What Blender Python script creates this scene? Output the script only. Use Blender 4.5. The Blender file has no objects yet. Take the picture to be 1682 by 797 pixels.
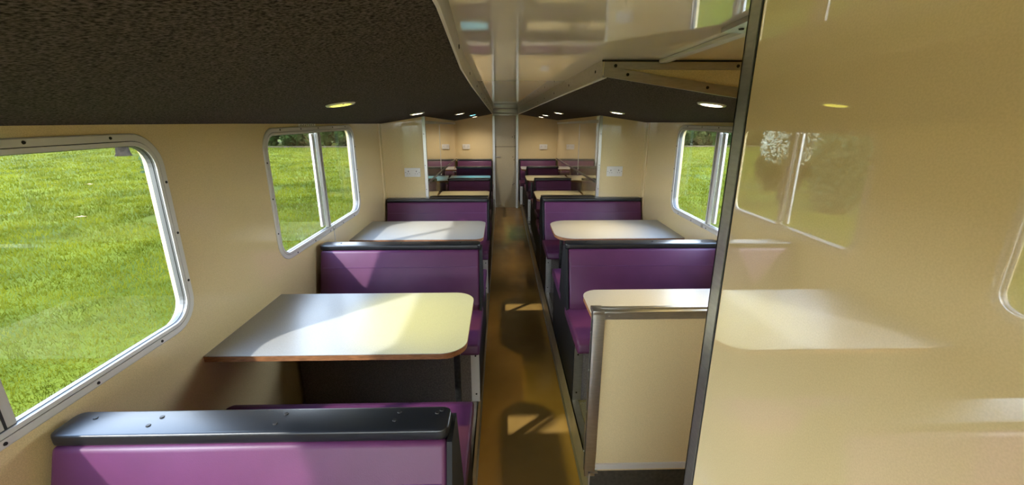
import bpy, bmesh, math, random
import numpy as np
from mathutils import Vector, Matrix
random.seed(7)
rng = np.random.default_rng(7)
SC = bpy.context.scene
COL = SC.collection
H = 1.63                                  # eye height above the aisle floor

# ------------------------------------------------------------------ camera
cam_d = bpy.data.cameras.new('camera')
cam_d.sensor_width = 36.0
cam_d.lens = 36.0 * 698.3 / 1682.0
cam_d.clip_start = 0.02
cam_d.clip_end = 500
cam = bpy.data.objects.new('camera', cam_d)
COL.objects.link(cam)
cam.location = (0, 0, H)
cam.rotation_euler = (math.pi / 2 - 0.2828, 0, -0.0236)
SC.camera = cam

# ------------------------------------------------------------------ sky, sun, exposure
SC.view_settings.view_transform = 'Standard'
SC.view_settings.look = 'None'
SC.view_settings.gamma = 1.0
SC.view_settings.exposure = 1.56
SC.view_settings.use_curve_mapping = False
world = bpy.data.worlds.new('world')
SC.world = world
world.use_nodes = True
wn = world.node_tree.nodes
wl_ = world.node_tree.links
tcw = wn.new('ShaderNodeTexCoord')                      # bright hazy sky: near white at the horizon, blue overhead
sepw = wn.new('ShaderNodeSeparateXYZ')
wl_.new(tcw.outputs['Generated'], sepw.inputs[0])
rampw = wn.new('ShaderNodeValToRGB')
rampw.color_ramp.elements[0].position = 0.0
rampw.color_ramp.elements[0].color = (0.92, 0.97, 1.0, 1)
rampw.color_ramp.elements[1].position = 0.8
rampw.color_ramp.elements[1].color = (0.42, 0.62, 1.0, 1)
wl_.new(sepw.outputs['Z'], rampw.inputs[0])
wl_.new(rampw.outputs[0], wn['Background'].inputs[0])
wn['Background'].inputs[1].default_value = 5.0
sun_d = bpy.data.lights.new('sun', 'SUN')
sun_d.energy = 1.95
sun_d.angle = math.radians(1.8)
sun_d.color = (1.0, 0.97, 0.92)
sun = bpy.data.objects.new('sun', sun_d)
COL.objects.link(sun)
sun.location = (-20, -22, 25)
sun.rotation_euler = Vector((1.10, 1.0, -1.17)).to_track_quat('-Z', 'Y').to_euler()
SC.cycles.max_bounces = 10
SC.cycles.diffuse_bounces = 6
SC.cycles.glossy_bounces = 5
SC.cycles.transparent_max_bounces = 12
SC.cycles.caustics_reflective = False
SC.cycles.caustics_refractive = False
SC.cycles.sample_clamp_indirect = 4.0
SC.cycles.use_denoising = True

# ------------------------------------------------------------------ materials
def mat(name, color, rough=0.5, metal=0.0, spec=0.5, noise=None, bump=None, coat=0.0, coat_rough=0.03, stretch=None, coat_ior=1.5):
    """noise=(scale, amount): value speckle; bump=(scale, strength, distance)."""
    m = bpy.data.materials.new(name)
    m.use_nodes = True
    nt = m.node_tree
    b = nt.nodes['Principled BSDF']
    b.inputs['Base Color'].default_value = (*color, 1)
    b.inputs['Roughness'].default_value = rough
    b.inputs['Metallic'].default_value = metal
    b.inputs['Specular IOR Level'].default_value = spec
    b.inputs['Coat Weight'].default_value = coat
    b.inputs['Coat Roughness'].default_value = coat_rough
    b.inputs['Coat IOR'].default_value = coat_ior
    if noise or bump:
        tc = nt.nodes.new('ShaderNodeTexCoord')
        mp = nt.nodes.new('ShaderNodeMapping')
        nt.links.new(tc.outputs['Object'], mp.inputs[0])
        if stretch:
            mp.inputs['Scale'].default_value = stretch
    if noise:
        n = nt.nodes.new('ShaderNodeTexNoise')
        n.inputs['Scale'].default_value = noise[0]
        n.inputs['Detail'].default_value = 3
        nt.links.new(mp.outputs[0], n.inputs[0])
        r = nt.nodes.new('ShaderNodeValToRGB')
        a = noise[1]
        lo = noise[2] if len(noise) > 2 else tuple(c * (1 - a) for c in color)
        hi = noise[3] if len(noise) > 3 else tuple(min(1, c * (1 + a)) for c in color)
        r.color_ramp.elements[0].position = 0.33
        r.color_ramp.elements[1].position = 0.67
        r.color_ramp.elements[0].color = (*lo, 1)
        r.color_ramp.elements[1].color = (*hi, 1)
        nt.links.new(n.outputs[0], r.inputs[0])
        nt.links.new(r.outputs[0], b.inputs['Base Color'])
    if bump:
        n2 = nt.nodes.new('ShaderNodeTexNoise')
        n2.inputs['Scale'].default_value = bump[0]
        n2.inputs['Detail'].default_value = 4
        nt.links.new(mp.outputs[0], n2.inputs[0])
        bp = nt.nodes.new('ShaderNodeBump')
        bp.inputs['Strength'].default_value = bump[1]
        bp.inputs['Distance'].default_value = bump[2]
        nt.links.new(n2.outputs[0], bp.inputs['Height'])
        nt.links.new(bp.outputs[0], b.inputs['Normal'])
    return m

def emit(name, color, strength):
    m = bpy.data.materials.new(name)
    m.use_nodes = True
    b = m.node_tree.nodes['Principled BSDF']
    b.inputs['Base Color'].default_value = (*color, 1)
    b.inputs['Emission Color'].default_value = (*color, 1)
    b.inputs['Emission Strength'].default_value = strength
    return m

CREAM = (0.72, 0.575, 0.315)
M = {}
M['cream'] = mat('cream gloss laminate', CREAM, 0.09, spec=0.5, noise=(420, 0.10), coat=0.35, coat_rough=0.02)
M['cream_soft'] = mat('cream satin laminate', CREAM, 0.3, spec=0.35, noise=(420, 0.10))
M['cream_panel'] = mat('cream mirror gloss laminate', CREAM, 0.025, spec=1.0, noise=(520, 0.045), coat=1.0, coat_rough=0.004, coat_ior=2.0)
M['ceil_gloss'] = mat('polished pale ceiling sheet', (0.90, 0.87, 0.81), 0.04, spec=0.5, coat=0.35, coat_rough=0.01)
M['carpet'] = mat('charcoal lining carpet', (0.045, 0.042, 0.038), 0.95, spec=0.1,
                  noise=(210, 0.5, (0.012, 0.0105, 0.010), (0.135, 0.112, 0.104)), bump=(250, 0.9, 0.005))
M['vinyl'] = mat('purple seat vinyl', (0.112, 0.028, 0.088), 0.42, spec=0.4, noise=(9, 0.08), bump=(320, 0.18, 0.001))
M['stitch'] = mat('seat seam', (0.16, 0.055, 0.16), 0.5)
M['black'] = mat('black capping plastic', (0.011, 0.012, 0.015), 0.33, spec=0.6, bump=(240, 0.12, 0.0006))
M['board'] = mat('black board', (0.012, 0.012, 0.014), 0.6, spec=0.3)
M['base'] = mat('grey brown base lining', (0.19, 0.165, 0.145), 0.7, spec=0.25, noise=(160, 0.25))
M['platform'] = mat('grey platform vinyl', (0.17, 0.155, 0.14), 0.55, spec=0.25, noise=(130, 0.22))
M['aisle'] = mat('brown aisle vinyl', (0.31, 0.185, 0.050), 0.22, spec=0.5, noise=(3, 0.12), bump=(4, 0.03, 0.01))
M['alu'] = mat('brushed aluminium', (0.47, 0.455, 0.425), 0.30, metal=0.92, noise=(30, 0.07), stretch=(1, 1, 6))
M['alu_kerb'] = mat('kerb aluminium', (0.46, 0.425, 0.36), 0.42, metal=0.45, noise=(9, 0.10))
M['alu_white'] = mat('satin window aluminium', (0.66, 0.64, 0.60), 0.42, metal=0.25, spec=0.5)
M['alu_inner'] = mat('grey window channel', (0.13, 0.126, 0.12), 0.45, metal=0.3)
M['gasket'] = mat('black rubber', (0.012, 0.012, 0.012), 0.6)
M['screw'] = mat('dark screw', (0.03, 0.027, 0.025), 0.45, metal=0.6)
M['bright_screw'] = mat('bright screw', (0.5, 0.48, 0.45), 0.3, metal=1.0)
M['table'] = mat('pale speckled laminate', (0.385, 0.38, 0.365), 0.33, spec=0.4, noise=(330, 0.10))
M['ply'] = mat('plywood edge', (0.30, 0.125, 0.045), 0.5, noise=(40, 0.35), stretch=(1, 1, 12))
M['steel_dark'] = mat('dark painted steel', (0.035, 0.034, 0.032), 0.4, metal=0.5, noise=(60, 0.3))
M['white_plastic'] = mat('white plastic', (0.72, 0.70, 0.66), 0.35)
M['hole'] = mat('socket hole', (0.008, 0.008, 0.008), 0.6)
M['ring'] = mat('white lamp ring', (0.8, 0.79, 0.76), 0.3)
M['lens_yellow'] = emit('yellow lamp lens', (1.0, 0.93, 0.12), 0.62)
M['lens_warm'] = emit('warm lamp lens', (1.0, 0.86, 0.6), 3.0)
M['lens_cyan'] = emit('cyan lamp lens', (0.2, 0.85, 1.0), 3.0)
M['label'] = mat('translucent label', (0.80, 0.77, 0.70), 0.4)
M['ink'] = mat('white label ink', (0.82, 0.80, 0.74), 0.5)
M['ink_dark'] = mat('brown label ink', (0.10, 0.07, 0.05), 0.5)
M['kick'] = mat('dark step riser', (0.05, 0.045, 0.035), 0.5, noise=(60, 0.3))
M['door'] = mat('grey green cream door', (0.50, 0.44, 0.29), 0.22, spec=0.4, noise=(300, 0.10))
M['bark'] = mat('tree bark', (0.022, 0.017, 0.012), 0.95, spec=0.04, noise=(3, 0.45), bump=(6, 0.8, 0.05))
M['leaf_brown'] = mat('dry leaf', (0.28, 0.15, 0.06), 0.7, noise=(30, 0.3))
M['leaf_litter'] = mat('brown leaf litter', (0.06, 0.042, 0.026), 0.95, spec=0.05, noise=(2.5, 0.45))
M['turf'] = mat('turf soil', (0.25, 0.36, 0.045), 0.95, spec=0.05,
                noise=(0.7, 0.2, (0.035, 0.045, 0.003), (0.08, 0.088, 0.006)), bump=(22, 0.9, 0.05))

def leaf_mat(name, lo, hi, scale, trans=0.35):
    m = mat(name, lo, 0.75, spec=0.04, noise=(scale, 0.1, lo, hi))
    nt = m.node_tree
    b = nt.nodes['Principled BSDF']
    src = b.inputs['Base Color'].links[0].from_socket
    t = nt.nodes.new('ShaderNodeBsdfTranslucent')
    mx = nt.nodes.new('ShaderNodeMixShader')
    mx.inputs[0].default_value = trans
    nt.links.new(src, t.inputs[0])
    nt.links.new(b.outputs[0], mx.inputs[1])
    nt.links.new(t.outputs[0], mx.inputs[2])
    nt.links.new(mx.outputs[0], nt.nodes['Material Output'].inputs[0])
    return m
M['grass'] = leaf_mat('grass blades', (0.049, 0.057, 0.0025), (0.126, 0.126, 0.006), 1.3)
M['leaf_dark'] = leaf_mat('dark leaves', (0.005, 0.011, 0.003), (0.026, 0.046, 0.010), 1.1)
M['leaf_green'] = leaf_mat('green leaves', (0.022, 0.05, 0.022), (0.075, 0.125, 0.055), 1.5)
M['leaf_pale'] = leaf_mat('pale leaves', (0.28, 0.30, 0.20), (0.60, 0.61, 0.48), 1.7)

def glass_mat():
    m = bpy.data.materials.new('window glass')
    m.use_nodes = True
    nt = m.node_tree
    nt.nodes.clear()
    o = nt.nodes.new('ShaderNodeOutputMaterial')
    tr = nt.nodes.new('ShaderNodeBsdfTransparent')
    tr.inputs[0].default_value = (0.97, 0.98, 0.97, 1)
    gl = nt.nodes.new('ShaderNodeBsdfGlossy')
    gl.inputs['Roughness'].default_value = 0.0
    fr = nt.nodes.new('ShaderNodeFresnel')
    ge = nt.nodes.new('ShaderNodeNewGeometry')          # the same air-to-glass IOR on both faces of the thin pane
    io = nt.nodes.new('ShaderNodeMapRange')
    io.inputs['To Min'].default_value = 1.45
    io.inputs['To Max'].default_value = 1 / 1.45
    nt.links.new(ge.outputs['Backfacing'], io.inputs['Value'])
    nt.links.new(io.outputs[0], fr.inputs[0])
    mx = nt.nodes.new('ShaderNodeMixShader')
    nt.links.new(fr.outputs[0], mx.inputs[0])
    nt.links.new(tr.outputs[0], mx.inputs[1])
    nt.links.new(gl.outputs[0], mx.inputs[2])
    nt.links.new(mx.outputs[0], o.inputs[0])
    return m
M['glass'] = glass_mat()

# ------------------------------------------------------------------ helpers
def link(name, me, m=None, parent=None):
    o = bpy.data.objects.new(name, me)
    COL.objects.link(o)
    if m is not None and me is not None and hasattr(me, 'materials') and len(me.materials) == 0:
        me.materials.append(m)
    if parent is not None:
        o.parent = parent
    return o

def bm_obj(name, bm, m, parent=None, smooth=False):
    me = bpy.data.meshes.new(name)
    bmesh.ops.recalc_face_normals(bm, faces=bm.faces)
    bm.to_mesh(me)
    bm.free()
    if smooth:
        me.polygons.foreach_set('use_smooth', [True] * len(me.polygons))
        try:
            me.set_sharp_from_angle(angle=math.radians(50))
        except Exception:
            pass
    return link(name, me, m, parent)

def tag(o, label, cat, group=None, kind=None):
    if label: o['label'] = label
    if cat: o['category'] = cat
    if group: o['group'] = group
    if kind: o['kind'] = kind
    return o

def struct(o, label, cat):
    return tag(o, label, cat, kind='structure')

def empty(name, loc, label, cat, group=None, kind=None):
    o = bpy.data.objects.new(name, None)
    COL.objects.link(o)
    o.location = loc
    o.empty_display_size = 0.1
    return tag(o, label, cat, group, kind)

def box(bm, x0, x1, y0, y1, z0, z1, bevel=0.0, seg=2):
    r = bmesh.ops.create_cube(bm, size=1.0)
    vs = r['verts']
    for v in vs:
        v.co = Vector(((x0 + x1) / 2 + v.co.x * (x1 - x0), (y0 + y1) / 2 + v.co.y * (y1 - y0), (z0 + z1) / 2 + v.co.z * (z1 - z0)))
    if bevel > 0:
        es = list({e for v in vs for e in v.link_edges})
        bmesh.ops.bevel(bm, geom=es, offset=bevel, segments=seg, profile=0.6, affect='EDGES')

def box_obj(name, dims, m, parent=None, bevel=0.0, seg=2):
    bm = bmesh.new()
    box(bm, *dims, bevel=bevel, seg=seg)
    return bm_obj(name, bm, m, parent, smooth=bevel > 0)

def prism(bm, pts, axis, a0, a1, bevel=0.0, seg=2):
    """extrude a 2D polygon along an axis: X -> pts are (y,z); Y -> (x,z); Z -> (x,y)"""
    def v3(p, a):
        return {'X': (a, p[0], p[1]), 'Y': (p[0], a, p[1]), 'Z': (p[0], p[1], a)}[axis]
    A = [bm.verts.new(v3(p, a0)) for p in pts]
    B = [bm.verts.new(v3(p, a1)) for p in pts]
    n = len(pts)
    fs = [bm.faces.new(A), bm.faces.new(B[::-1])]
    for i in range(n):
        fs.append(bm.faces.new((A[i], B[i], B[(i + 1) % n], A[(i + 1) % n])))
    bmesh.ops.recalc_face_normals(bm, faces=fs)
    if bevel > 0:
        es = list({e for f in fs for e in f.edges})
        bmesh.ops.bevel(bm, geom=es, offset=bevel, segments=seg, profile=0.6, affect='EDGES')

def prism_obj(name, pts, axis, a0, a1, m, parent=None, bevel=0.0, seg=2):
    bm = bmesh.new()
    prism(bm, pts, axis, a0, a1, bevel, seg)
    return bm_obj(name, bm, m, parent, smooth=bevel > 0)

def rrect(a0, a1, b0, b1, r, n=8):
    pts = []
    for cx, cy, s in ((a1 - r, b1 - r, 0), (a0 + r, b1 - r, 1), (a0 + r, b0 + r, 2), (a1 - r, b0 + r, 3)):
        for k in range(n + 1):
            t = math.pi / 2 * (s + k / n)
            pts.append((cx + r * math.cos(t), cy + r * math.sin(t)))
    return pts

def wall_panel(name, axis, at, th, outer, holes, m, parent=None):
    """flat sheet with holes; axis X -> polygon in (y,z) at x=at .. at+th; axis Y -> (x,z)"""
    bm = bmesh.new()
    es = []
    for loop in [outer] + holes:
        vs = [bm.verts.new((at, p[0], p[1]) if axis == 'X' else (p[0], at, p[1])) for p in loop]
        es += [bm.edges.new((vs[i], vs[(i + 1) % len(vs)])) for i in range(len(vs))]
    bmesh.ops.triangle_fill(bm, use_beauty=True, use_dissolve=False, edges=es)
    g = bmesh.ops.extrude_face_region(bm, geom=list(bm.faces))
    d = Vector((th, 0, 0)) if axis == 'X' else Vector((0, th, 0))
    bmesh.ops.translate(bm, verts=[v for v in g['geom'] if isinstance(v, bmesh.types.BMVert)], vec=d)
    return bm_obj(name, bm, m, parent)

def loft(bm, rings, closed_ring=True, caps=False):
    R = [[bm.verts.new(p) for p in r] for r in rings]
    n = len(R[0])
    for a, b in zip(R[:-1], R[1:]):
        for i in range(n if closed_ring else n - 1):
            j = (i + 1) % n
            bm.faces.new((a[i], a[j], b[j], b[i]))
    if caps:
        bm.faces.new(R[0][::-1])
        bm.faces.new(R[-1])

def disc_mesh(name, r, h, m, n=10):
    bm = bmesh.new()
    bmesh.ops.create_cone(bm, cap_ends=True, segments=n, radius1=r, radius2=r * 0.8, depth=h)
    me = bpy.data.meshes.new(name)
    bm.to_mesh(me); bm.free()
    me.materials.append(m)
    return me
SCREW = disc_mesh('screw', 0.0055, 0.003, M['screw'])
SCREW_BRIGHT = disc_mesh('screw', 0.0055, 0.003, M['bright_screw'])

def screw(parent, loc, normal, me=SCREW, s=1.0):
    o = link('screw', me, None, parent)
    o.location = Vector(loc) - (parent.location if parent else Vector())
    o.rotation_euler = Vector(normal).to_track_quat('Z', 'Y').to_euler()
    o.scale = (s, s, s)
    return o

def interp(x, pts):
    return float(np.interp(x, [p[0] for p in pts], [p[1] for p in pts]))

# ------------------------------------------------------------------ key dimensions
XL, XR = -1.078, 1.308
PZ = 0.164                      # raised side platforms
YB, YE = -2.0, 7.97             # back of the shell, end wall
YK = 3.965                      # bulkheads
AL, AR = -0.14, 0.37            # aisle edges
ZC = H + 0.179                   # centre ceiling
def innerL(y): return interp(y, [(YK, -0.688), (YE, -0.835)])
def innerR(y): return interp(y, [(YK, 0.888), (YE, 1.01)])
def zwall(y, s): return H + (interp(y, [(-2, -.010), (1.5, -.015), (3.5, -.037), (8, -.07)]) if s < 0 else interp(y, [(-2, .0), (1.5, -.012), (3.9, -.029), (8, -.065)]))
def xridge(y, s): return interp(y, [(-2, -.07), (.58, -.077), (1.22, -.107), (1.8, -.117), (7.97, -.158)]) if s < 0 else interp(y, [(1.3, .327), (2.26, .315), (7.97, .29)])
def zridge(y): return H + interp(y, [(-2, .150), (.58, .138), (1.3, .134), (7.97, .084)])
def zceil(x, y, s):
    xw, xr = (XL if s < 0 else XR), xridge(y, s)
    t = (x - xw) / (xr - xw)
    return zwall(y, s) * (1 - t) + zridge(y) * t

# ------------------------------------------------------------------ structure
struct(box_obj('floor', (-1.3, 1.4, YB, YE + .1, -0.06, 0.0), M['aisle']), 'brown glossy vinyl floor of the narrow central aisle', 'floor')
def platform(name, x0, x1, y0, y1, label):
    o = box_obj(name, (x0, x1, y0, y1, 0.001, PZ), M['platform'])
    return struct(o, label, 'floor')
pl = platform('floor_left', XL, AL + .004, YB, YE, 'raised grey platform floor along the left side under the left benches')
pr = platform('floor_right', AR - .004, XR, 1.50, YE, 'raised grey platform floor along the right side under the right benches')
def kerb(name, x, s, y0, y1, label):
    o = box_obj(name, (min(x, x - s * .006), max(x, x - s * .006), y0, y1, 0.001, PZ + .004), M['alu_kerb'])
    box_obj('top_flange', (min(x - s * .006, x + s * .034), max(x - s * .006, x + s * .034), y0, y1, PZ, PZ + .004), M['alu'], o)
    box_obj('floor_bead', (min(x - s * .006, x - s * .016), max(x - s * .006, x - s * .016), y0, y1, 0.0, .007), M['alu'], o)
    for k in range(int((y1 - y0) / .45)):
        screw(o, (x + s * .02, y0 + .2 + .45 * k, PZ + .0045), (0, 0, 1))
    return struct(o, label, 'kerb')
kerb('trim_1', AL, -1, YB, YE, 'aluminium kerb edging along the left side of the aisle')
kerb('trim_2', AR, 1, 1.47, YE, 'aluminium kerb edging along the right side of the aisle')
# seams across the platforms
for k, (x0, x1, ys) in enumerate([(XL, AL, (1.30, 2.98, 4.5)), (AR, XR, (1.95, 3.05, 4.5))]):
    for y in ys:
        box_obj('seam', (x0 + .01, x1 - .01, y - .003, y + .003, PZ, PZ + .002), M['base'], (pl, pr)[k])

# side walls
WZ0, WZ1 = H - .682, H - .040
def hole(y0, y1, z0=WZ0, z1=WZ1):
    return rrect(y0 + .020, y1 - .020, z0 + .020, z1 - .020, .075)
WIN_L = [(-1.62, -0.40), (0.172, 1.394), (1.982, 3.212)]
WIN_R = (1.995, 3.222)
wl = wall_panel('wall_left', 'X', XL, -.045, [(YB, -.06), (YE, -.06), (YE, 2.0), (YB, 2.0)], [hole(*w) for w in WIN_L], M['cream'])
struct(wl, 'cream glossy side wall on the left with three sliding windows', 'wall')
wr = wall_panel('wall_right', 'X', XR, .045, [(YB, -.06), (YE, -.06), (YE, 2.0), (YB, 2.0)], [hole(*WIN_R)], M['cream'])
struct(wr, 'cream glossy side wall on the right behind the right tables', 'wall')
for (w, s, par) in ((XL, 1, wl), (XR, -1, wr)):         # joint covers beside the bulkheads
    box_obj('joint_cover', (min(w, w + s * .004), max(w, w + s * .004), YK - .11, YK - .075, PZ, 1.60), M['cream_soft'], par)
for y in (2.665,):                                       # fine joint in the left wall under the window catch
    box_obj('joint', (XL, XL + .002, y - .003, y + .003, PZ, WZ0 - .004), M['alu_white'], wl)

# back of the shell behind the camera, with an unseen window added to let in more daylight
wb = wall_panel('wall_back', 'Y', YB, -.04, [(-1.12, -.06), (1.35, -.06), (1.35, 2.0), (-1.12, 2.0)], [rrect(-1.0, .28, .35, 1.60, .08)], M['cream_soft'])
struct(wb, 'cream rear wall behind the viewer with a wide opening added for daylight', 'wall')
wbp = box_obj('window_added', (-1.01, .29, YB - .02, YB - .016, .34, 1.61), M['glass'])
struct(wbp, 'added rear window pane behind the viewer, for extra daylight', 'window')

# end wall with the centre door
def zc_end(x): return zceil(x, YE, -1 if x < .05 else 1)
we = prism_obj('wall_end', [(innerL(YE) - .02, PZ), (-.158, PZ), (-.158, zc_end(-.158)), (innerL(YE) - .02, zc_end(innerL(YE) - .02))], 'Y', YE, YE + .03, M['cream_soft'])
struct(we, 'cream end wall panel left of the far door', 'wall')
we2 = prism_obj('wall_end.001', [(.29, PZ), (innerR(YE) + .02, PZ), (innerR(YE) + .02, zc_end(innerR(YE) + .02)), (.29, zc_end(.29))], 'Y', YE, YE + .03, M['cream_soft'])
struct(we2, 'cream end wall panel right of the far door', 'wall')
struct(box_obj('wall_end.002', (-1.1, 1.33, YE + .07, YE + .10, -.06, 2.0), M['cream_soft']), 'outer end wall sheet behind the far door', 'wall')
dr = empty('door_1', (.066, YE + .045, 0), 'narrow cream door at the far end of the aisle with a dark joint across it', 'door', kind='structure')
def P(o, name, dims, m, bevel=0.0):
    L = o.location
    d = (dims[0] - L.x, dims[1] - L.x, dims[2] - L.y, dims[3] - L.y, dims[4] - L.z, dims[5] - L.z)
    return box_obj(name, d, m, o, bevel)
P(dr, 'upper_panel', (-.125, .262, YE + .030, YE + .05, 1.145, H + .06), M['door'])
P(dr, 'lower_panel', (-.125, .262, YE + .030, YE + .05, .004, 1.137), M['door'])
P(dr, 'joint_strip', (-.125, .262, YE + .038, YE + .05, 1.137, 1.145), M['steel_dark'])
P(dr, 'jamb', (-.165, -.125, YE - .012, YE + .05, .0, H + .10), M['alu'])
P(dr, 'jamb', (.262, .302, YE - .012, YE + .05, .0, H + .10), M['alu'])
P(dr, 'head_rail', (-.165, .302, YE - .03, YE + .05, H + .06, H + .10), M['alu'], .006)
P(dr, 'head_rail', (-.165, .302, YE - .02, YE + .05, H + .105, ZC - .001), M['alu'], .006)
P(dr, 'handle', (-.13, -.02, YE + .014, YE + .03, .952, .966), M['alu'], .003)
for x, z in ((.235, 1.33), (.235, 1.30), (.195, 1.315), (.225, .90), (.205, .955), (.225, .46), (.205, .44)):
    screw(dr, (x, YE + .029, z), (0, -1, 0), s=1.6)

# bulkheads where the saloon narrows
def bulkhead(name, s, inner, label):
    xw = XL if s < 0 else XR
    o = prism_obj(name, [(xw, PZ), (inner, PZ), (inner, zceil(inner, YK, s)), (xw, zceil(xw, YK, s))], 'Y', YK, YK + .025, M['cream'])
    struct(o, label, 'wall')
    c = prism_obj('corner_angle', rot_angle(inner, YK, s), 'Z', PZ, zceil(inner, YK, s) - .002, M['alu'], o)
    for z in (1.0, 1.22, 1.5):
        screw(o, (inner + s * .014, YK - .004, z), (0, -1, 0), s=.8)
    return o
def rot_angle(x, y, s):
    t = .003
    return [(x - s * t, y - t), (x + s * .024, y - t), (x + s * .024, y), (x, y), (x, y + .026), (x - s * t, y + .026)]
bulkhead('wall_bulkhead_left', -1, innerL(YK), 'cream glossy bulkhead panel on the left facing the viewer with a double socket')
bulkhead('wall_bulkhead_right', 1, innerR(YK), 'cream glossy bulkhead panel on the right facing the viewer with a double socket')
def inner_wall(name, f, s, label):
    y0, y1 = YK + .02, YE
    bm = bmesh.new()
    rings = []
    for y in (y0, y1):
        x = f(y)
        zt = zceil(x, y, s) - .001
        rings.append([(x, y, PZ), (x + s * .025, y, PZ), (x + s * .025, y, zt), (x, y, zt)])
    loft(bm, rings, True, True)
    o = bm_obj(name, bm, M['cream_panel'])
    struct(o, label, 'wall')
    rings = []
    for y in (y0 + .03, y1 - .01):                       # aluminium dado strip
        x = f(y) - s * .001
        z = H + interp(y, [(4.1, -.575), (7.97, -.70)])
        rings.append([(x, y, z - .012), (x - s * .005, y, z - .010), (x - s * .005, y, z + .010), (x, y, z + .012)])
    bm = bmesh.new(); loft(bm, rings, True, True)
    bm_obj('dado_strip', bm, M['alu'], o)
    rings = []
    for y in (y0 + .03, y1 - .01):                       # riveted strip under the lining
        x = f(y) - s * .001
        z = zceil(x, y, s) - .05
        rings.append([(x, y, z - .014), (x - s * .003, y, z - .014), (x - s * .003, y, z + .014), (x, y, z + .014)])
    bm = bmesh.new(); loft(bm, rings, True, True)
    st = bm_obj('top_strip', bm, M['alu_white'], o)
    for y in (5.2,):
        x = f(y)
        box_obj('panel_joint', (min(x, x - s * .003), max(x, x - s * .003), y - .006, y + .006, .98, zceil(x, y, s) - .07), M['alu'], o)
    return o
inner_wall('wall_inner_left', innerL, -1, 'mirror glossy cream wall beyond the left bulkhead beside the narrow far tables')
inner_wall('wall_inner_right', innerR, 1, 'mirror glossy cream wall beyond the right bulkhead beside the narrow far tables')

# compartment wall on the right, next to the viewer
PX = 0.344
wp = box_obj('wall_compartment', (PX, PX + .03, YB, .640, 0.0, ZC), M['cream_panel'])
struct(wp, 'large glossy cream compartment wall close on the right, mirroring window and table', 'wall')
box_obj('corner_angle', (PX - .0025, PX, .615, .643, 0.0, ZC), M['alu'], wp)
box_obj('corner_angle', (PX - .0025, PX + .034, .640, .643, 0.0, ZC), M['alu'], wp)
box_obj('edge_shadow', (PX - .001, PX + .0005, .6125, .615, 0.0, ZC), M['gasket'], wp)
struct(box_obj('wall_compartment.001', (PX + .03, XR, .60, .640, 0.0, ZC), M['cream_soft']), 'return of the compartment wall facing the entrance', 'wall')

# side ceilings in dark carpet
def side_ceiling(name, s, ys, label):
    bm = bmesh.new()
    rings = []
    for y in ys:
        xw, xr = (XL if s < 0 else XR), xridge(y, s)
        a, b = zwall(y, s), zridge(y)
        rings.append([(xw, y, a), (xr, y, b), (xr, y, b + .03), (xw, y, a + .03)])
    loft(bm, rings, True, True)
    return struct(bm_obj(name, bm, M['carpet']), label, 'ceiling')
side_ceiling('ceiling_left', -1, [YB, .58, 1.22, 1.8, 3, 4.5, 6, YE], 'dark charcoal carpeted sloping ceiling over the left tables')
side_ceiling('ceiling_right', 1, [1.445, 2.26, 3, 4.5, 6, YE], 'dark charcoal carpeted sloping ceiling over the right tables')
def fascia(name, s, ys, label):
    bm = bmesh.new()
    rings = []
    for y in ys:
        x, b = xridge(y, s), zridge(y)
        rings.append([(x, y, b - .004), (x - s * .003, y, b - .004), (x - s * .003, y, ZC), (x, y, ZC)])
    loft(bm, rings, True, True)
    o = bm_obj(name, bm, M['alu'])
    bm = bmesh.new()
    rings = []
    lw = .002 if s < 0 else .012
    for y in ys:
        x, b = xridge(y, s), zridge(y)
        rings.append([(x - s * .003, y, b - .004), (x + s * lw, y, b - .004 - .001), (x + s * lw, y, b - .007), (x - s * .003, y, b - .007)])
    loft(bm, rings, True, True)
    bm_obj('lip', bm, M['alu_white'], o)
    for y in np.arange(max(ys[0] + .1, .5), 7.9, .55):
        screw(o, (xridge(y, s) - s * .0035, y, zridge(y) + .022), (-s, 0, 0))
    return struct(o, label, 'trim')
fascia('trim_3', -1, [YB, .58, 1.22, 1.8, 3, 4.5, 6, YE - .02], 'aluminium angle along the left edge of the raised centre ceiling')
fascia('trim_4', 1, [1.445, 2.26, 3, 4.5, 6, YE - .02], 'aluminium angle along the right edge of the raised centre ceiling')
struct(box_obj('ceiling', (-.20, .505, YB, YE + .05, ZC, ZC + .02), M['ceil_gloss']), 'polished pale raised ceiling over the aisle mirroring the tables', 'ceiling')
c2 = struct(box_obj('ceiling_entrance', (.515, XR, YB, 1.46, ZC, ZC + .02), M['cream_soft']), 'cream ceiling panel over the entrance on the right', 'ceiling')
struct(box_obj('trim_5', (.497, .523, .64, 1.443, ZC - .010, ZC + .0), M['alu_white'], None, .002), 'narrow joint strip across the entrance ceiling', 'trim')
struct(box_obj('roof', (-1.14, 1.37, YB - .04, YE + .12, 1.985, 2.02), M['alu_white']), 'outer roof skin of the vehicle', 'roof')
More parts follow.
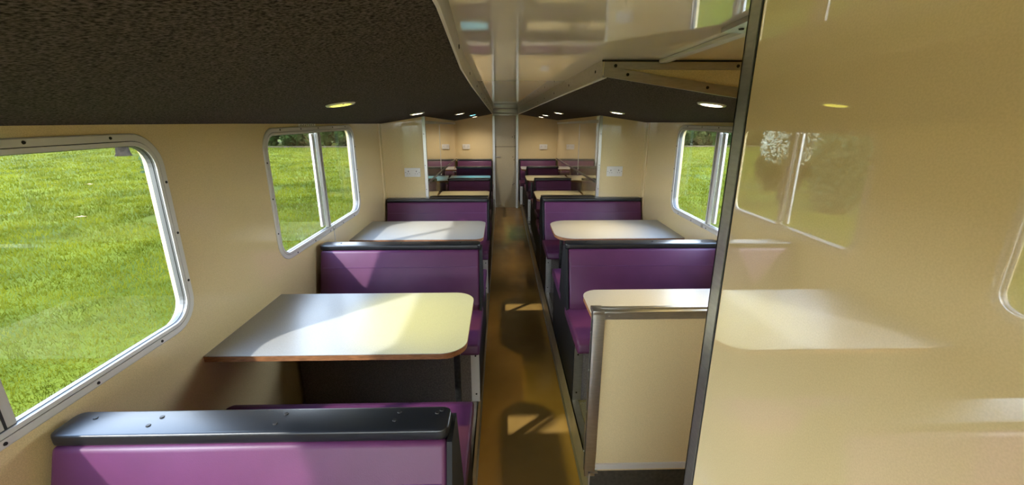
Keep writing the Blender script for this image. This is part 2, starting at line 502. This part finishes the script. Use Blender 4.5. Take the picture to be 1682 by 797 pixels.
# end face of the right hand low ceiling
def rz(x): return zceil(x, 1.445, 1)
ef = prism_obj('trim_6', [(.324, rz(.324)), (XR, rz(XR)), (XR, ZC), (.324, ZC)], 'Y', 1.437, 1.447, M['cream_soft'])
struct(ef, 'cream end face of the low right ceiling over the entrance', 'trim')
box_obj('top_angle', (.325, XR, 1.431, 1.437, H + .150, H + .172), M['alu'], ef)
box_obj('shadow_gap', (.318, XR, 1.433, 1.437, H + .1735, H + .1785), M['gasket'], ef)
prism_obj('edge_angle', [(.324, rz(.324) - .004), (XR, rz(XR) - .004), (XR, rz(XR) + .030), (.324, rz(.324) + .026)], 'Y', 1.430, 1.437, M['alu'], ef)
for x, z in ((.36, .161), (.75, .161), (.40, rz(.40) - H + .013), (.66, rz(.66) - H + .013)):
    screw(ef, (x, 1.4295, H + z), (0, -1, 0))
dt = bm = None
dt = prism_obj('trim_7', [(.432, .66), (.505, .66), (.505, .945), (.450, .945)], 'Z', ZC - .010, ZC - .0005, M['alu'])
struct(dt, 'short aluminium track plate on the ceiling beside the compartment corner', 'trim')
for x, y in ((.468, .90), (.462, .80), (.49, .86)):
    screw(dt, (x, y, ZC - .011), (0, 0, -1))

# ------------------------------------------------------------------ windows
def make_window(name, side, y0, y1, xm, label, catch=True):
    xw = XL if side < 0 else XR
    o = empty(name, (xw, (y0 + y1) / 2, (WZ0 + WZ1) / 2), label, 'window', kind='structure')
    cy, cz = o.location.y, o.location.z
    def ring(d, e, r):            # d: inset from the outer outline, e: depth towards outside
        return [(side * e, p[0] - cy, p[1] - cz) for p in rrect(y0 + d, y1 - d, WZ0 + d, WZ1 - d, max(r - d, .03))]
    def part(pn, prof, m):
        bm = bmesh.new()
        loft(bm, [ring(d, e, .105) for d, e in prof])
        return bm_obj(pn, bm, m, o, smooth=False)
    part('frame', [(0, .001), (0, -.004), (.003, -.006), (.0205, -.006), (.0212, -.003)], M['alu_white'])
    part('gasket', [(.0206, -.0030), (.0212, -.0038), (.0224, -.0038), (.0228, -.003)], M['gasket'])
    part('inner_frame', [(.0225, -.003), (.0229, -.006), (.0345, -.0058), (.0350, -.003)], M['alu_white'])
    part('glazing_channel', [(.0348, -.0035), (.0356, .004), (.0370, .004), (.0376, .018), (.019, .030)], M['alu_inner'])
    zb, zt = WZ0 + .036 - cz, WZ1 - .036 - cz
    # two sliding sashes and their stiles
    yA, yB = y0 + .034 - cy, y1 - .034 - cy
    ym = xm - cy
    box_obj('pane', (min(side * .0165, side * .0190), max(side * .0165, side * .0190), yA, ym + .02, zb - .004, zt + .004), M['glass'], o)
    box_obj('pane', (min(side * .0115, side * .0140), max(side * .0115, side * .0140), ym - .02, yB, zb - .004, zt + .004), M['glass'], o)
    st = box_obj('mullion', (min(side * .002, side * .0205), max(side * .002, side * .0205), ym - .022, ym + .022, zb - .006, zt + .006), M['alu_white'], o, .003)
    box_obj('groove', (min(side * .0008, side * .0022), max(side * .0008, side * .0022), ym - .004, ym + .001, zb, zt), M['gasket'], st)
    box_obj('stile', (min(side * .0195, side * .033), max(side * .0195, side * .033), ym - .062, ym - .026, zb + .012, zt - .006), M['alu_white'], o, .002)
    if catch: box_obj('catch', (min(side * -.012, side * .004), max(side * -.012, side * .004), ym + .026, ym + .050, zb - .034, zb - .012), M['alu'], o, .003)
    per = []
    n = 5
    for k in range(n):
        f = (k + .5) / n
        per += [(y0 + .06 + (y1 - y0 - .12) * f, WZ1 - .0105), (y0 + .06 + (y1 - y0 - .12) * f, WZ0 + .0105)]
    for k in range(3):
        f = (k + .5) / 3
        per += [(y0 + .0105, WZ0 + .07 + (WZ1 - WZ0 - .14) * f), (y1 - .0105, WZ0 + .07 + (WZ1 - WZ0 - .14) * f)]
    for y, z in per:
        screw(o, (xw - side * .0065, y, z), (-side, 0, 0), s=.85)
    return o
make_window('window_1', -1, *WIN_L[1], .80, 'large sliding window on the near left with pale aluminium frame, beside the nearest purple bench', False)
make_window('window_2', -1, *WIN_L[2], 2.615, 'left sliding window farther back with a central mullion, dark trees at its top')
make_window('window_3', 1, *WIN_R, 2.625, 'sliding window on the right wall, partly hidden by the compartment corner')
make_window('window_5', -1, *WIN_L[0], -1.01, 'left sliding window behind the viewer')

# ------------------------------------------------------------------ benches
ST, SB = 0.570, 0.500            # seat cushion top and bottom
CT = H - .705                    # top of the black capping
def make_bench(label, x0, x1, yc, side, near=True, far=True, screws=(), group=None, capdy=.045, base_near=True):
    """side: -1 when the aisle end is at x1 (left benches), +1 when it is at x0"""
    o = empty('bench', ((x0 + x1) / 2, yc, PZ), label, 'bench', group)
    L = o.location
    def Z(z): return z - PZ
    X0, X1 = x0 - L.x, x1 - L.x
    xa = X1 if side < 0 else X0                          # aisle end
    bd = -side                                           # direction from the seat towards the aisle
    sx0, sx1 = (X0, X1 + .018) if side < 0 else (X0 - .014, X1)
    for s, on in ((-1, near), (1, far)):
        if not on: continue
        q = [(s * .565, SB + .012), (s * .545, SB), (s * .09, SB), (s * .09, ST - .012), (s * .52, ST + .002), (s * .555, ST - .012)]
        prism_obj('seat', [(a, Z(b)) for a, b in q], 'X', sx0, sx1, M['vinyl'], o, .012, 3)
        p = [(s * .155, ST - .04), (s * .150, ST + .03), (s * .050, CT - .030), (s * .002, CT - .030), (s * .002, ST - .04)]
        bc = prism_obj('back_cushion', [(a, Z(b)) for a, b in p], 'X', X0 + .004, X1, M['vinyl'], o, .014, 3)
        zs = H - .828
        f = (zs - (ST + .03)) / (CT - .03 - ST - .03)
        ys = s * (.150 + (.050 - .150) * f)
        box_obj('stitching', (X0 + .02, X1 - .012, min(ys - s * .004, ys + s * .0016), max(ys - s * .004, ys + s * .0016), Z(zs) - .0016, Z(zs) + .0016), M['stitch'], bc)
        box_obj('base_panel', (X0 + .003, X1 - .006, min(s * .44, s * .455), max(s * .44, s * .455), Z(PZ), Z(SB)), M['base'], o)
        ca = (xa - .034, xa + .010) if side < 0 else (xa - .010, xa + .034)
        an = box_obj('corner_angle', (ca[0], ca[1], min(s * .455, s * .459), max(s * .455, s * .459), Z(PZ) + .002, Z(SB)), M['alu_white' if side < 0 else 'alu'], o)
        for z in (.05, .28):
            t = link('screw', SCREW, None, an); t.location = (xa + bd * .003 - bd * .012, s * .4595, z); t.rotation_euler = (math.pi / 2, 0, 0)
    n_, f_ = (-.45 if near else -.04), (.45 if far else .04)
    pb = [(n_, PZ + .002)]
    pb += [(-.45, SB - .004), (-.17, SB + .03), (-.052, CT - .028)] if near else [(-.04, CT - .028)]
    pb += [(.052, CT - .028), (.17, SB + .03), (.45, SB - .004)] if far else [(.04, CT - .028)]
    pb += [(f_, PZ + .002)]
    if side < 0: e0, e1 = xa + .0005, xa + .013
    else: e0, e1 = xa - .013, xa - .0005
    prism_obj('end_board', [(a, Z(b)) for a, b in pb], 'X', e0, e1, M['board'], o)
    cy0, cy1 = (-capdy if near else -.045), (capdy if far else .045)
    bm = bmesh.new()
    cap = rrect(X0 - .004, X1 + .004, cy0, cy1, .022, 4)
    if side > 0: cap = rrect(X0 - .012, X1 + .004, cy0, cy1, .022, 4)
    prism(bm, cap, 'Z', Z(CT - .030), Z(CT), .007, 3)
    tc = bm_obj('top_cap', bm, M['black'], o, smooth=True)
    for x, y in screws:
        t = link('screw', SCREW, None, tc)
        t.location = (x - L.x, y - yc, Z(CT) + .0005); t.scale = (1.1, 1.1, 1.1)
    return o
BL0, BL1 = -1.058, -.135
BR0, BR1 = .384, 1.290
make_bench('purple double bench nearest the viewer at lower left, black screwed capping seen from above', BL0, BL1, .888, -1,
           screws=[(-1.00, .905), (-.84, .905), (-.85, .875), (-.54, .91), (-.55, .875), (-.26, .91), (-.265, .88), (-.165, .905), (-.155, .915)])
make_bench('purple double bench behind the nearest left table, sunlit patch on its backrest', BL0, BL1, 2.425, -1,
           screws=[(-.95, 2.43), (-.6, 2.43), (-.25, 2.43)])
make_bench('purple bench against the left bulkhead below the double socket', BL0, BL1, 3.912, -1, far=False)
make_bench('dark maroon double bench on the right, just beyond the front table behind the partition', BR0, BR1, 2.425, 1,
           screws=[(1.20, 2.43), (.9, 2.43), (.5, 2.43)])
make_bench('dark maroon bench against the right bulkhead below the double socket', BR0, BR1, 3.912, 1, far=False)
make_bench('narrow left bench just beyond the bulkhead, its back hidden by the bulkhead bench', -.680, BL1, 4.03, -1, near=False)
make_bench('narrow right bench just beyond the bulkhead, only its aisle end showing', BR0, .88, 4.03, 1, near=False)
make_bench('narrow dark double bench on the far left in front of the cyan lit table', -.665, BL1 - .015, 5.30, -1)
make_bench('narrow dark double bench on the far right behind the third right table', BR0 + .03, .86, 5.30, 1)
make_bench('narrow dark double bench on the far left between cyan lit table and last table', -.705, BL1 - .03, 6.66, -1)
make_bench('narrow dark double bench on the far right in front of the last right table', BR0 + .01, .875, 6.66, 1)
make_bench('lit purple bench against the end wall, left of the far door', innerL(YE - .1) + .02, -.19, YE - .05, -1, far=False)
make_bench('dark purple bench against the end wall, right of the far door', .33, innerR(YE - .1) - .02, YE - .05, 1, far=False)

# ------------------------------------------------------------------ tables
TT = H - .82
def make_table(label, xwall, xend, y0, y1, r, side, leg=True, rail=True, leg_y=None):
    o = empty('table', ((xwall + xend) / 2, (y0 + y1) / 2, PZ), label, 'table')
    L = o.location
    def outline(ins):
        a, b = (xwall, xend - ins) if side < 0 else (xend + ins, xwall)
        pts = []
        n = 10
        def arc(cx, cy, rr, t0):
            for k in range(n + 1):
                t = t0 + math.pi / 2 * k / n
                pts.append((cx + rr * math.cos(t) - L.x, cy + rr * math.sin(t) - L.y))
        yy0, yy1 = y0 + ins, y1 - ins
        rr = r - ins
        if side < 0:
            pts.append((a - L.x, yy0 - L.y))
            arc(b - rr, yy0 + rr, rr, -math.pi / 2)
            arc(b - rr, yy1 - rr, rr, 0)
            pts.append((a - L.x, yy1 - L.y))
        else:
            pts.append((b - L.x, yy1 - L.y))
            arc(a + rr, yy1 - rr, rr, math.pi / 2)
            arc(a + rr, yy0 + rr, rr, math.pi)
            pts.append((b - L.x, yy0 - L.y))
        return pts
    z = TT - PZ
    prism_obj('tabletop', outline(0.0), 'Z', z - .0025, z, M['table'], o)
    prism_obj('plywood_core', outline(0.0012), 'Z', z - .024, z - .0025, M['ply'], o)
    if leg:
        xl = (xend - .065) if side < 0 else (xend + .075)
        yl = leg_y or (y0 + y1) / 2
        box_obj('leg', (xl - .014 - L.x, xl + .014 - L.x, yl - .014 - L.y, yl + .014 - L.y, .006, z - .024), M['steel_dark'], o, .002)
        box_obj('foot_plate', (xl - .045 - L.x, xl + .045 - L.x, yl - .045 - L.y, yl + .045 - L.y, 0.0, .006), M['steel_dark'], o, .001)
        box_obj('top_plate', (xl - .04 - L.x, xl + .04 - L.x, yl - .06 - L.y, yl + .06 - L.y, z - .029, z - .024), M['steel_dark'], o)
    if rail:
        xr = (xwall, xwall + .025) if side < 0 else (xwall - .025, xwall)
        box_obj('wall_batten', (xr[0] - L.x, xr[1] - L.x, y0 + .05 - L.y, y1 - .05 - L.y, z - .055, z - .024), M['alu'], o)
    return o
make_table('pale table nearest on the left with a yellow lamp glow and brown edge', XL, -.137, 1.379, 1.945, .095, -1)
make_table('pale daylit table on the left beside the second window', XL, -.137, 2.908, 3.477, .075, -1)
make_table('warm lit narrow table on the left just beyond the bulkhead bench', innerL(4.45), -.146, 4.45, 5.02, .055, -1, leg_y=4.67)
make_table('narrow table lit cyan on the far left', innerL(5.9), -.170, 5.90, 6.46, .05, -1, leg_y=5.98)
make_table('last small pale table on the left before the end wall', innerL(7.28), -.19, 7.27, 7.80 - .06, .04, -1, leg_y=7.325)
make_table('pale table on the near right behind the low cream partition', XR, .388, 1.52, 1.965, .085, 1)
make_table('yellow lit table on the right with a strongly rounded aisle end', XR, .388, 2.908, 3.477, .15, 1)
make_table('warm lit narrow table on the right just beyond the bulkhead bench', innerR(4.45), .372, 4.45, 5.02, .06, 1, leg_y=4.67)
make_table('narrow warm lit table on the far right, second beyond the bulkhead', innerR(5.9), .348, 5.90, 6.46, .05, 1, leg_y=5.98)
make_table('last small pale table on the right before the end wall', innerR(7.28), .335, 7.27, 7.80 - .06, .04, 1, leg_y=7.325)

# ------------------------------------------------------------------ partition by the entrance
pt = empty('partition', (.83, 1.495, PZ), 'low cream partition with aluminium frame in front of the near right table', 'partition')
yf = 1.482
zb_, zt_ = H - 1.440, H - .705
P(pt, 'panel', (.372, XR - .003, yf + .004, yf + .024, PZ, zt_ - .01), M['cream_soft'])
P(pt, 'top_rail', (.345, XR - .002, yf - .012, yf + .04, zt_ - .010, zt_), M['alu'], .002)
P(pt, 'top_bead', (.375, XR - .002, yf + .012, yf + .018, zt_, zt_ + .005), M['alu'], .001)
P(pt, 'face_angle', (.345, XR - .002, yf - .005, yf + .004, zt_ - .036, zt_ - .010), M['alu'])
P(pt, 'post', (.347, .392, yf - .006, yf + .034, PZ - .02, zt_ - .002), M['alu'], .002)
P(pt, 'post_joint', (.3462, .3475, yf + .010, yf + .015, PZ, zt_ - .03), M['gasket'])
P(pt, 'post_cap', (.343, .388, yf - .014, yf + .042, zt_ - .012, zt_ + .004), M['alu'], .003)
P(pt, 'bottom_strip', (.392, XR - .002, yf - .004, yf + .004, zb_ - .012, zb_ + .014), M['alu_white'])
for z in (.25, .45, .65, .82):
    screw(pt, (.3465, yf + .024, z), (-1, 0, 0), SCREW_BRIGHT)
for x in (.41, .60, .78, 1.0):
    screw(pt, (x, yf - .0055, zt_ - .022), (0, -1, 0), SCREW_BRIGHT, .7)
struct(box_obj('trim_8', (.372, XR - .002, yf + .002, 1.4995, 0.001, PZ - .001), M['kick']), 'dark step riser below the low cream partition', 'trim')

# ------------------------------------------------------------------ sockets
def make_socket(label, x0, x1, z0, z1, y, double=True):
    o = empty('wall_socket', ((x0 + x1) / 2, y, (z0 + z1) / 2), label, 'socket')
    w, h = (x1 - x0) / 2, (z1 - z0) / 2
    box_obj('back_box', (-w + .003, w - .003, -.014, 0, -h + .003, h - .003), M['white_plastic'], o)
    box_obj('face_plate', (-w, w, -.022, -.014, -h, h), M['white_plastic'], o, .004)
    for c in ((-.5 * w, .5 * w) if double else (0,)):
        bmv = bmesh.new()
        box(bmv, c - .003, c + .003, -.0228, -.021, .004, .016)
        box(bmv, c - .013, c - .007, -.0228, -.021, -.014, -.010)
        box(bmv, c + .007, c + .013, -.0228, -.021, -.014, -.010)
        bm_obj('pin_holes', bmv, M['hole'], o)
    for c in ((-.16 * w, .16 * w) if double else (.55 * w,)):
        box_obj('switch', (c - .006, c + .006, -.0255, -.021, .008, .024), M['white_plastic'], o, .001)
    for c in (-.86 * w, .86 * w):
        t = link('screw', SCREW, None, o); t.location = (c, -.0222, 0); t.rotation_euler = (math.pi / 2, 0, 0); t.scale = (.6, .6, .6)
    return o
make_socket('white double socket on the left bulkhead above the purple bench', -.893, -.748, H - .512, H - .430, YK)
make_socket('white double socket on the right bulkhead above the maroon bench', .972, 1.118, H - .512, H - .420, YK)
make_socket('small white socket on the end wall left of the far door', -.715, -.58, H - .528, H - .440, YE)
make_socket('small white socket on the end wall right of the far door', .69, .835, H - .535, H - .445, YE)

# ------------------------------------------------------------------ downlights
LENS = {'yellow': ((1.0, .90, .12), 'lens_yellow'), 'warm': ((1.0, .77, .33), 'lens_warm'), 'white': ((1.0, .90, .76), 'lens_warm'), 'amber': ((1.0, .72, .22), 'lens_warm'), 'cyan': ((.18, .85, 1.0), 'lens_cyan')}
def ring_mesh():
    bm = bmesh.new()
    n = 28
    rings = []
    for r, z in ((.054, .0), (.054, -.003), (.050, -.006), (.042, -.006), (.040, -.001), (.040, .004)):
        rings.append([(r * math.cos(2 * math.pi * k / n), r * math.sin(2 * math.pi * k / n), z) for k in range(n)])
    loft(bm, rings)
    bmesh.ops.recalc_face_normals(bm, faces=bm.faces)
    me = bpy.data.meshes.new('trim_ring'); bm.to_mesh(me); bm.free()
    me.materials.append(M['ring'])
    return me
RING = ring_mesh()
LENSES = {}
for k, (c, mm) in LENS.items():
    bm = bmesh.new()
    bmesh.ops.create_cone(bm, cap_ends=True, segments=28, radius1=.034, radius2=.040, depth=.006)
    me = bpy.data.meshes.new('lens'); bm.to_mesh(me); bm.free()
    me.materials.append(M[mm]); LENSES[k] = me
def make_light(x, y, s, kind, power, label, cone=66, tilt=.15):
    z = zceil(x, y, s)
    e = .01
    nx = (zceil(x + e, y, s) - zceil(x - e, y, s)) / (2 * e)
    ny = (zceil(x, y + e, s) - zceil(x, y - e, s)) / (2 * e)
    nrm = Vector((-nx, -ny, 1)).normalized()
    o = empty('downlight', (x, y, z - .0005), label, 'ceiling light')
    o.rotation_euler = nrm.to_track_quat('Z', 'Y').to_euler()
    link('trim_ring', RING, None, o)
    l = link('lens', LENSES[kind], None, o); l.location = (0, 0, -.004)
    for a in (.6, 3.74):
        t = link('clip', SCREW, None, o); t.location = (.047 * math.cos(a), .047 * math.sin(a), -.0065); t.scale = (.7, .7, .7)
    d = bpy.data.lights.new('lamp', 'SPOT')
    d.energy = power
    d.color = LENS[kind][0]
    d.spot_size = math.radians(cone)
    d.spot_blend = 1.0
    d.shadow_soft_size = .03
    ld = bpy.data.objects.new('lamp', d); COL.objects.link(ld)
    ld.location = (x, y, z - .022)
    ld.rotation_euler = Vector((-s * tilt, 0, -1)).to_track_quat('-Z', 'Y').to_euler()
    return o
PW = 10.2
make_light(-.607, 1.70, -1, 'yellow', PW * 1.8, 'yellow lit round downlight in the left carpet ceiling nearest the viewer', 62, .40)
make_light(-.615, 3.25, -1, 'warm', PW * .6, 'round downlight in the left carpet ceiling over the second left table')
make_light(-.45, 4.78, -1, 'warm', PW * 1.3, 'warm downlight over the first narrow table beyond the left bulkhead', 58, .05)
make_light(-.40, 6.15, -1, 'cyan', PW * 1.5, 'cyan downlight over the narrow cyan lit table on the far left', 56, .03)
make_light(-.45, 7.45, -1, 'white', PW * .9, 'farthest downlight on the left beside the end wall', 150, .0)
make_light(.825, 1.735, 1, 'amber', PW * 1.5, 'round downlight in the right carpet ceiling nearest the viewer')
make_light(.825, 3.15, 1, 'amber', PW * 1.5, 'round downlight in the right carpet ceiling over the round ended table')
make_light(.61, 4.72, 1, 'warm', PW * 1.3, 'warm downlight over the first narrow table beyond the right bulkhead', 58, .05)
make_light(.61, 6.12, 1, 'warm', PW * 1.3, 'warm downlight over the second narrow table on the far right', 58, .05)
make_light(.66, 7.35, 1, 'white', PW * .7, 'farthest downlight on the right beside the end wall', 150, .0)
make_light(-.60, .10, -1, 'white', PW * .28, 'added unseen fill lamp beside the viewer, aimed at the compartment wall', 118, 2.6)  # added fill lamp out of view, tilted sideways to brighten the compartment wall
make_light(-.60, -1.3, -1, 'white', PW * .9, 'added unseen fill lamp behind the viewer, brightening the near interior', 114, 1.0)  # second added fill lamp, lifts the near interior from behind the camera

# ------------------------------------------------------------------ label above the second window
lb = empty('sticker', (XL + .001, 2.47, H - .0325), 'small white outlined lettered sticker above the left window with the mullion', 'sticker')
box_obj('backing', (-.001, .0006, -.105, .105, -.0072, .0068), M['label'], lb)
bm = bmesh.new()
for d in ((-.105, .105, .0056, .0068), (-.105, .105, -.0072, -.0060), (-.105, -.101, -.0072, .0068), (.101, .105, -.0072, .0068)):
    box(bm, .0004, .0014, *d)
bm_obj('border', bm, M['ink'], lb)
fc = bpy.data.curves.new('lettering', 'FONT')
fc.body = 'ANTHT'
fc.size = .0165
fc.align_x = 'CENTER'; fc.align_y = 'CENTER'
fc.extrude = .0004
fc.materials.append(M['ink_dark'])
tmp = link('lettering_source', fc)
bpy.context.view_layer.update()
me = bpy.data.meshes.new_from_object(tmp.evaluated_get(bpy.context.evaluated_depsgraph_get()))
bpy.data.objects.remove(tmp)
t = link('lettering', me, None, lb)
t.location = (.0009, 0, -.0002)
t.rotation_euler = (math.pi / 2, 0, math.pi / 2)
t.scale = (3.4, .85, 1)

# ------------------------------------------------------------------ outdoors
GZ = H - 2.10
gr = box_obj('ground', (-160, 160, -120, 160, GZ - .2, GZ), M['turf'])
struct(gr, 'sunny green park lawn outside the windows', 'ground')
def grass():
    N = 420000
    n1 = int(N * .78)
    th = np.concatenate([rng.uniform(math.radians(95), math.radians(186), n1), rng.uniform(math.radians(42), math.radians(75), N - n1)])
    d = 1.35 * np.exp(rng.uniform(0, 1, N) * math.log(44 / 1.35))
    x, y = d * np.cos(th), d * np.sin(th)
    keep = (y < 34.3) & ((x < -1.25) | (x > 1.5)) & (np.hypot(x + 6.85, y - 11.2) > .8) & (np.hypot(x + 7.95, y - 12.9) > 1.15) & (np.hypot(x + 22.45, y - 26.25) > 1.1) & (np.hypot(x + 7.08, y - 9.6) > .85)
    x, y, d = x[keep], y[keep], d[keep]
    n = len(x)
    sc = np.clip(d / 5.0, .75, 5.0) * rng.uniform(.6, 1.4, n)
    h = .034 * np.minimum(sc, 2.4)
    w = .0075 * sc
    a = rng.uniform(0, 2 * np.pi, n)
    lean = rng.uniform(.1, 1.0, n) * h
    la = rng.uniform(0, 2 * np.pi, n)
    v = np.empty((n, 3, 3), np.float32)
    v[:, 0] = np.stack([x - w * np.cos(a) / 2, y - w * np.sin(a) / 2, np.full(n, GZ - .004)], 1)
    v[:, 1] = np.stack([x + w * np.cos(a) / 2, y + w * np.sin(a) / 2, np.full(n, GZ - .004)], 1)
    v[:, 2] = np.stack([x + lean * np.cos(la), y + lean * np.sin(la), GZ + h], 1)
    me = bpy.data.meshes.new('lawn_grass')
    me.vertices.add(3 * n); me.loops.add(3 * n); me.polygons.add(n)
    me.vertices.foreach_set('co', v.reshape(-1))
    me.loops.foreach_set('vertex_index', np.arange(3 * n, dtype=np.int32))
    me.polygons.foreach_set('loop_start', np.arange(0, 3 * n, 3, dtype=np.int32))
    me.update()
    return tag(link('lawn_grass', me, M['grass']), 'short bright green grass blades of the park lawn', 'grass', kind='stuff')
grass()

def leaf_cloud(centers, radii, n, size):
    """n small leaf quads spread over the shells of ellipsoids"""
    centers = np.array(centers, float); radii = np.array(radii, float)
    wts = (radii[:, 0] * radii[:, 2]); wts /= wts.sum()
    idx = rng.choice(len(centers), n, p=wts)
    u = rng.normal(size=(n, 3)); u /= np.linalg.norm(u, axis=1)[:, None]
    rad = rng.uniform(.72, 1.06, n)[:, None]
    p = centers[idx] + u * radii[idx] * rad
    p[:, 2] = np.maximum(p[:, 2], .02)
    nn = u + rng.normal(scale=.7, size=(n, 3)); nn /= np.linalg.norm(nn, axis=1)[:, None]
    t = np.cross(nn, rng.normal(size=(n, 3))); t /= np.linalg.norm(t, axis=1)[:, None]
    b = np.cross(nn, t)
    s = size * rng.uniform(.6, 1.4, n)[:, None]
    v = np.stack([p - t * s, p - b * s * .55, p + t * s, p + b * s * .55], 1)
    return v.reshape(-1, 3)

def quads_obj(name, v, m, parent):
    n = len(v) // 4
    me = bpy.data.meshes.new(name)
    me.vertices.add(4 * n); me.loops.add(4 * n); me.polygons.add(n)
    me.vertices.foreach_set('co', v.astype(np.float32).reshape(-1))
    me.loops.foreach_set('vertex_index', np.arange(4 * n, dtype=np.int32))
    me.polygons.foreach_set('loop_start', np.arange(0, 4 * n, 4, dtype=np.int32))
    me.update()
    return link(name, me, m, parent)

def make_tree(name, x, y, label, cat, m, crown, n, size, trunk_r, trunk_h, group=None):
    """crown: list of (dx,dy,z, rx,ry,rz)"""
    o = empty(name, (x, y, GZ), label, cat, group)
    bm = bmesh.new()
    k = 12
    rings = []
    for z, f in ((-.05, 1.5), (.12, 1.15), (.5, 1.0), (trunk_h * .6, .85), (trunk_h, .55)):
        rings.append([(trunk_r * f * math.cos(2 * math.pi * i / k) * (1 + .1 * math.sin(3 * i)), trunk_r * f * math.sin(2 * math.pi * i / k) * (1 + .1 * math.cos(2 * i)), z) for i in range(k)])
    loft(bm, rings, True, True)
    bm_obj('trunk', bm, M['bark'], o, smooth=True)
    quads_obj('foliage', leaf_cloud([c[:3] for c in crown], [c[3:] for c in crown], n, size), m, o)
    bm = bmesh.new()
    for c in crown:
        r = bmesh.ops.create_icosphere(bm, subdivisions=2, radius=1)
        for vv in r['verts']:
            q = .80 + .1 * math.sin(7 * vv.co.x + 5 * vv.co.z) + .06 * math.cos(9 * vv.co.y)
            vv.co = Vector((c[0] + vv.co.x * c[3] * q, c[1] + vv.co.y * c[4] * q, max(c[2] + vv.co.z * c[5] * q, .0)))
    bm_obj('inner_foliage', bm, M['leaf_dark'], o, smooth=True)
    return o
def bushy(w, h, k):
    out = []
    for yy, zz in ((-.16, .85), (.14, 1.9)):
        for f in (-.35, -.12, .12, .35):
            out.append((f * w, yy * w, zz, .155 * w, .17 * w, random.uniform(1.0, 1.25)))
    for i in range(k):
        z = random.uniform(.35, .85) * h
        r = random.uniform(.17, .24) * w
        lim = (.5 * w - r) * (1.1 - .6 * (z / h - .35))
        out.append((random.uniform(-lim, lim), random.uniform(-.12, .12) * w, z, r, r, r * .95))
    return out
# treeline beyond the lawn
tl = [(x, 36.4 + .25 * math.sin(3 * x)) for x in (-33.4, -29.0, -24.6, -20.2, -15.8, -11.4, 12.6, 17.0, 21.4, 25.8)]
tl += [(x, 41.0) for x in (-31.2, -26.8, -22.4, -18.0, -13.6, 14.8, 19.2, 23.6)]
tree_label = {-20.2: 'dark bushy tree behind the lawn at the left edge of the left mullion window',
              -15.8: 'dark bushy tree behind the lawn beside the mullion of the left window',
              -11.4: 'dark bushy tree behind the lawn at the right edge of the left mullion window',
              12.6: 'dark bushy tree behind the lawn at the left edge of the right window',
              17.0: 'dark bushy tree behind the lawn left of the mullion of the right window',
              21.4: 'dark bushy tree behind the lawn right of the mullion of the right window'}
for i, (x, y) in enumerate(tl):
    w, h = 4.02, random.uniform(5.5, 7.0)
    if y > 39: lab = 'dark tree of the second row, showing only in gaps of the front row'
    else: lab = tree_label.get(x, 'dark bushy tree of the front row, outside the direct window views')
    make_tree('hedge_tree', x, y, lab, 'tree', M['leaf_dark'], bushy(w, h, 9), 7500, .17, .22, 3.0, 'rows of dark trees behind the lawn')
# tree whose trunk foot shows at the top of the near window
make_tree('park_tree', -22.45, 26.25, 'lone tree on the lawn, trunk foot at the top corner of the near left window', 'tree', M['leaf_green'],
          [(0, 0, 7.5, 3.2, 3.2, 2.2), (1.6, .8, 6.6, 2.2, 2.2, 1.6), (-1.8, -.4, 6.8, 2.2, 2.2, 1.6), (.2, -1.6, 8.6, 2, 2, 1.6)], 7000, .20, .30, 6.0)
# two trees mirrored in the compartment wall
make_tree('park_tree', -6.85, 11.2, 'pale leaved tree on the lawn mirrored in the compartment wall', 'tree', M['leaf_pale'],
          [(0, 0, 1.65, .62, .6, .62), (.14, .2, 2.6, .70, .7, .9), (-.1, 0, 3.5, .66, .7, .9), (-.22, .1, 1.35, .46, .45, .45), (.22, .1, 1.4, .40, .45, .45), (.05, .1, 4.3, .6, .7, .7)], 11000, .045, .09, 2.0)
make_tree('shrub', -7.95, 12.9, 'dark green shrub behind the pale tree mirrored in the compartment wall', 'shrub', M['leaf_dark'],
          [(-.25, 0, .75, .55, .5, .75), (.30, 0, .7, .55, .5, .7), (0, .1, 1.5, .60, .5, .6)], 4500, .055, .06, .8)
make_tree('park_tree', -7.08, 9.6, 'dark green bushy tree on the lawn mirrored in the compartment wall', 'tree', M['leaf_green'],
          [(0, 0, 1.2, .62, .6, 1.0), (-.05, .1, 2.4, .64, .7, 1.0), (.1, 0, 3.6, .64, .7, 1.0), (.14, 0, .6, .46, .5, .6), (-.1, 0, .5, .46, .5, .5)], 9000, .065, .12, 2.4)
struct(box_obj('ground_bed', (-45, 32, 33.6, 34.9, GZ, GZ + .03), M['leaf_litter']), 'brown leaf litter strip at the foot of the dark trees', 'ground')
# fallen leaves on the lawn
def fallen(x, y, r, label):
    bm = bmesh.new()
    pts = [(math.cos(a) * r * f, math.sin(a) * r * f * .7) for a, f in zip(np.linspace(0, 2 * math.pi, 9)[:-1], (1.2, .7, .95, .6, 1.1, .6, .9, .65))]
    top = [bm.verts.new((p[0], p[1], .006 + .25 * abs(p[1]))) for p in pts]
    bot = [bm.verts.new((p[0], p[1], .002 + .25 * abs(p[1]))) for p in pts]
    ct, cb = bm.verts.new((0, 0, .012)), bm.verts.new((0, 0, .008))
    for i in range(8):
        j = (i + 1) % 8
        bm.faces.new((top[i], top[j], ct)); bm.faces.new((bot[j], bot[i], cb)); bm.faces.new((top[i], bot[i], bot[j], top[j]))
    o = bm_obj('fallen_leaf', bm, M['leaf_brown'])
    o.location = (x, y, GZ + .03)
    o.rotation_euler.z = x * 3
    return tag(o, label, 'leaf')
fallen(-3.33, 2.42, .055, 'dry brown leaf on the grass at the left edge of the near window')
fallen(-9.25, 9.35, .10, 'dry leaf on the grass in the upper middle of the near window')
fallen(-13.6, 14.3, .12, 'dry leaf on the grass farther out, near the tree shadow')
